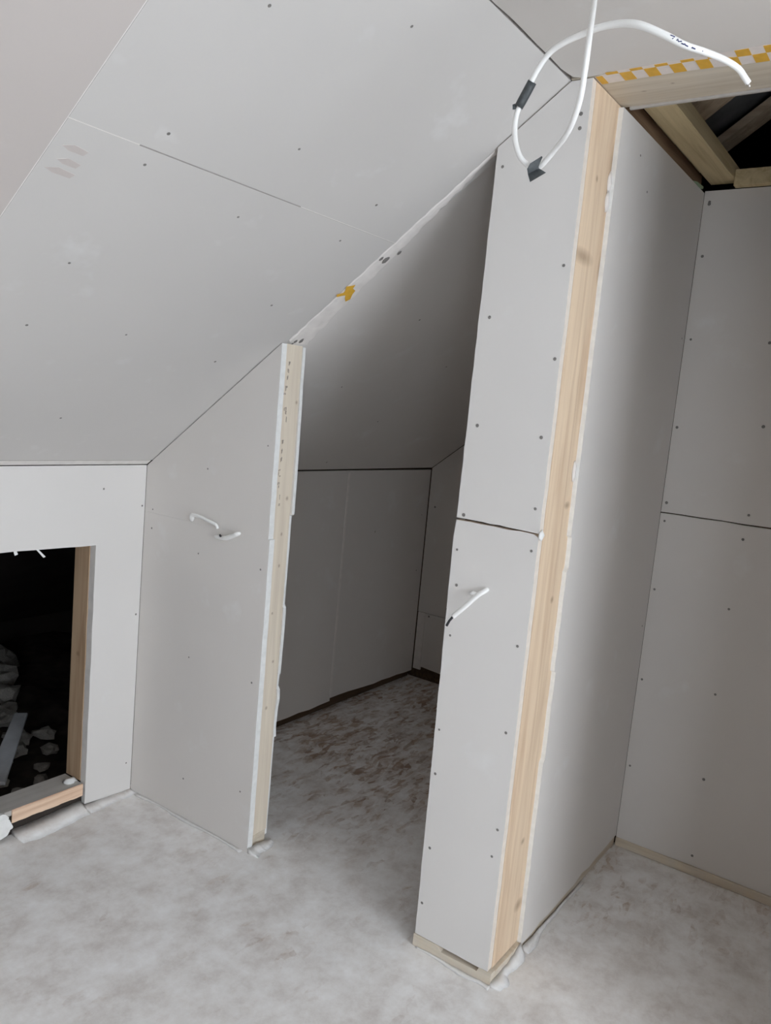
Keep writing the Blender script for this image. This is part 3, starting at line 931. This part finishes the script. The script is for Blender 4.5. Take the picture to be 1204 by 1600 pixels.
# folded flag of tape at the foot of the loop
U = Vector((.578, -.811, .091)); Vv = Vector((.055, .15, .987)); Fw = Vector((.814, .565, -.131))
org = Vector((-.473, -1.580, 1.868))
F = lambda x, y, d=0: org + U * x * .00109 - Vv * y * .00109 + Fw * d       # millimetre sketch of the flag
bm = bmesh.new()
up1 = [(-12, -8), (6, -19.5), (7.5, -18), (3.8, -9.5), (4.2, -4.5), (-13.5, 4), (-15.8, -1.5)]
up2 = [(-13.5, 4), (4.2, -4.5), (12.6, 6), (-11.8, 20.5)]


def sheet(pts, d):
    A = [bm.verts.new(F(x, y, dd)) for (x, y), dd in zip(pts, d)]
    B = [bm.verts.new(F(x, y, dd + .0012)) for (x, y), dd in zip(pts, d)]
    bm.faces.new(A); bm.faces.new(B[::-1])
    for i in range(len(A)):
        bm.faces.new((A[i], B[i], B[(i + 1) % len(A)], A[(i + 1) % len(A)]))


sheet(up1, [-.010, -.010, -.010, -.004, .000, .000, -.006])
sheet(up2, [.0005, .0005, -.010, -.010])
tag(link('tape_flag', bm, M_TAPE, cab), 'folded grey tape flag at the bottom of the loop')
INK = [[(-0.504, -1.791, 2.037), (-0.5, -1.797, 2.035), (-0.503, -1.793, 2.031)],
       [(-0.499, -1.799, 2.029), (-0.498, -1.801, 2.032), (-0.497, -1.803, 2.027), (-0.495, -1.806, 2.029), (-0.495, -1.807, 2.028)],
       [(-0.495, -1.807, 2.025), (-0.493, -1.81, 2.024), (-0.492, -1.81, 2.026), (-0.491, -1.813, 2.023), (-0.489, -1.816, 2.021)],
       [(-0.486, -1.821, 2.018), (-0.484, -1.824, 2.021), (-0.484, -1.825, 2.019), (-0.482, -1.827, 2.017)],
       [(-0.475, -1.838, 2.015), (-0.473, -1.841, 2.015)]]
bm = bmesh.new()
axis_pts = sp
for s in INK:
    s2 = []
    for p in s:                                               # pen strokes pressed onto the skin of the cable
        p = Vector(p)
        c, ri = min(((q, r) for q, r in zip(axis_pts, rad)), key=lambda qr: (qr[0] - p).length)
        d = p - c
        s2.append(c + d.normalized() * (ri + .0002))
    tube(bm, s2, .0009, 5)
tag(link('pen_marking', bm, M_INK, sheath), 'blue handwritten marking')

# ------------------------------------------------------------------ cable tails poking out of the boards


def tail(name, pts, r, label, flat=.6, core=None, corem=None):
    e = empty(name, pts[0])
    tag(e, label, 'cable', 'short cable tails through the boards')
    bm = bmesh.new()
    tube(bm, spline(pts, 4), r, 10, flat)
    link('sheath', bm, M_CABLE, e)
    if core:
        bm = bmesh.new()
        tube(bm, core, .0032, 8)
        tag(link('core', bm, corem or M_CORE, e), 'bare dark core')
    return e


tail('cable_tail', [(.004, -.240, 1.022), (-.004, -.244, 1.032), (-.010, -.256, 1.044), (-.013, -.30, 1.043), (-.014, -.34, 1.036), (-.012, -.366, 1.030), (-.010, -.374, 1.018)], .0085,
     'upper left white cable tail poking from the partition left of the doorway')
tail('cable_tail', [(.004, -.362, .990), (-.008, -.372, .992), (-.012, -.41, .994), (-.018, -.45, 1.008), (-.022, -.482, 1.023)], [.0095] * 4 + [.0105] * 4 + [.0125] * 4 + [.011] * 4 + [.006],
     'lower right white cable tail on the partition, nearest the stud', .6,
     [(-.018, -.394, 1.002), (-.020, -.398, 1.000), (-.0215, -.401, .999)], M_CORE)
t3 = tail('cable_tail', [(.004, -1.330, 1.020), (-.010, -1.332, 1.018), (-.020, -1.318, 1.004), (-.030, -1.298, .978), (-.036, -1.279, .956), (-.040, -1.268, .943)], .0085,
          'white cable tail with a black end on the column, below the board joint', .7,
          [(-.040, -1.269, .944), (-.043, -1.260, .930), (-.043, -1.254, .916)], M_CORE)
bm = bmesh.new()
tube(bm, [(-.014, -1.318, 1.006), (-.016, -1.304, 1.008), (-.016, -1.296, 1.004)], [.005, .0052, .0045], 8)
tag(link('split_sheath', bm, M_CABLE, t3), 'split flap of white sheath')
bm = bmesh.new()
tube(bm, [(-.040, -1.268, .944), (-.042, -1.258, .932), (-.043, -1.250, .917)], [.0022, .0024, .002], 8)
tag(link('white_core', bm, M_CABLE, t3), 'white core beside the black one')

# ------------------------------------------------------------------ plaster crumbs on the floor


def heap(name, cx, cy, rx, ry, h, label, seed, rot=0.0):
    bm = bmesh.new()
    rnd = random.Random(seed)
    rings = 6
    seg = 22
    top = bm.verts.new((cx, cy, h))
    prev = None
    for r in range(1, rings + 1):
        t = r / rings
        ring = []
        for k in range(seg):
            a = 2 * math.pi * k / seg
            w = 1 + .28 * noise.noise(Vector((math.cos(a) * 1.5, math.sin(a) * 1.5, seed)))
            x, y = rx * t * w * math.cos(a), ry * t * w * math.sin(a)
            x, y = x * math.cos(rot) - y * math.sin(rot), x * math.sin(rot) + y * math.cos(rot)
            z = .0004 + (h * (1 - t) ** 1.3) * (1 + .5 * noise.noise(Vector((x * 120, y * 120, seed)))) if r < rings else .0004
            ring.append(bm.verts.new((cx + x, cy + y, z)))
        for k in range(seg):
            if prev is None:
                bm.faces.new((top, ring[k], ring[(k + 1) % seg]))
            else:
                bm.faces.new((prev[k], ring[k], ring[(k + 1) % seg], prev[(k + 1) % seg]))
        prev = ring
    bm.faces.new(prev[::-1])
    return tag(link(name, bm, M_CRUMB, None, True), label, 'plaster')


fillet('plaster_fillet', (-.44, .012, 0), (-.196, .012, 0), (0, -1, 0), .075, .060, .016, .024, 31, 'pale dust bank on the floor along the foot of the hatch sill', M_FLOOR, .18)
fillet('plaster_fillet', (-.004, -1.4668, 0), (.172, -1.4668, 0), (.25, -1, 0), .030, .018, .010, .026, 3, 'white plaster crumbs piled against the foot of the softwood post', M_DUST, .5)
fillet('plaster_fillet', (-.0022, -1.24, 0), (-.0022, -1.468, 0), (-1, 0, 0), .006, .014, .003, .006, 8, 'thin line of plaster dust along the column sole plate', M_DUST, .6)
fillet('plaster_fillet', (.185, -1.4675, 0), (.62, -1.4675, 0), (0, -1, 0), .018, .006, .012, .004, 12, 'thin plaster dust drift along the cupboard side wall foot', M_FLOOR, .6)
fillet('plaster_fillet', (.0, -.5912, 0), (.105, -.5912, 0), (.1, -1, 0), .03, .022, .018, .010, 5, 'small white dust heap at the foot of the doorway stud', M_DUST, .5)
fillet('plaster_fillet', (-.0008, -.04, 0), (-.0008, -.57, 0), (-1, 0, 0), .012, .014, .004, .004, 21, 'faint line of dust along the foot of the partition', M_DUST, .7)
heap('plaster_crumb', -.200, -.018, .016, .010, .010, 'small white crumb at the right foot of the hatch', 14, 0.0)
bm = bmesh.new()
bmesh.ops.create_icosphere(bm, subdivisions=2, radius=1)
for v in bm.verts:
    k = 1 + .8 * noise.noise(v.co * 1.6 + Vector((3, 1, 7)))
    v.co = Vector((-.215 + v.co.x * .024 * k, .045 + v.co.y * .018 * k, max(.0878, .092 + v.co.z * .009 * k)))
tag(link('plaster_lump', bm, M_CRUMB, None, True), 'cream plaster lump lying on the hatch sill in its right corner', 'plaster')

# ------------------------------------------------------------------ rubble in the dark void behind the hatch
protos = []
for s in range(4):
    bm = bmesh.new()
    bmesh.ops.create_icosphere(bm, subdivisions=2, radius=1)
    for v in bm.verts:
        v.co *= 1 + .75 * noise.noise(v.co * 1.1 + Vector((s * 7, 2, 5))) + .2 * noise.noise(v.co * 3.1 + Vector((s, 9, 2)))
        v.co.z *= .7
    me = bpy.data.meshes.new('rubble')
    bm.to_mesh(me); bm.free()
    me.materials.append(M_RUBBLE)
    protos.append(me)
rnd = random.Random(77)
RUB = [(.05, .83, .05, 'rubble lump just beyond the upper end of the grey board offcut'),
       (-.11, .66, .05, 'rubble lump left of the grey board offcut, beside its middle'),
       (.0, .72, .04, 'rubble lump touching the right side of the grey board offcut'),
       (.10, 1.02, .06, 'broad rubble lump in the heap, second beyond the end of the grey offcut'),
       (.17, 1.13, .044, 'small rubble lump in the heap behind the broad second lump'),
       (.24, 1.28, .07, 'large rubble lump in the heap, lowest lit of the far stones'),
       (-.21, .52, .05, 'rubble lump at the near left of the grey board offcut, by the sill'),
       (.09, .64, .035, 'rubble lump farthest right in the void, nearest the hatch lining'),
       (.155, .80, .037, 'rubble lump at right of the heap, farthest back of four loose lumps'),
       (-.02, .53, .03, 'small rubble lump right of the offcut, second nearest the sill'),
       (-.08, .43, .035, 'rubble lump lying just behind the sill, right of the offcut'),
       (.33, 1.48, .09, 'big dim rubble lump high in the heap behind the hatch'),
       (.45, 1.75, .09, 'dimmest rubble lump, farthest back in the void behind the hatch'),
       (-.20, .36, .045, 'rubble lump half hidden by the dusty hatch sill, at its left')]
for i, (x, y, r, lab) in enumerate(RUB):
    o = bpy.data.objects.new('rubble_lump', protos[i % 4])
    o.location = (x, y, -.105 + r * .45)
    o.scale = (r * rnd.uniform(.8, 1.2), r * rnd.uniform(.7, 1.1), r * rnd.uniform(.7, 1.0))
    o.rotation_euler = (0, 0, rnd.uniform(0, 6))
    col.objects.link(o)
    tag(o, lab, 'rubble', 'rubble lumps behind the hatch')
bm = bmesh.new()
add_box(bm, (-.5, -.035, -.007), (.5, .035, .007))
for v in bm.verts:
    if v.co.x > .4: v.co.y *= .75
bmesh.ops.bevel(bm, geom=list(bm.edges), offset=.003, segments=1, affect='EDGES')
rot = Matrix.Translation((-.115, .60, .0)) @ Matrix.Rotation(math.atan2(.42, .34), 4, 'Z') @ Matrix.Rotation(-.06, 4, 'Y') @ Matrix.Diagonal((.56, 1, 1, 1))
bmesh.ops.transform(bm, matrix=rot, verts=bm.verts)
tag(link('board_offcut', bm, M_PLANK), 'narrow grey board offcut lying on rubble behind the hatch', 'board')
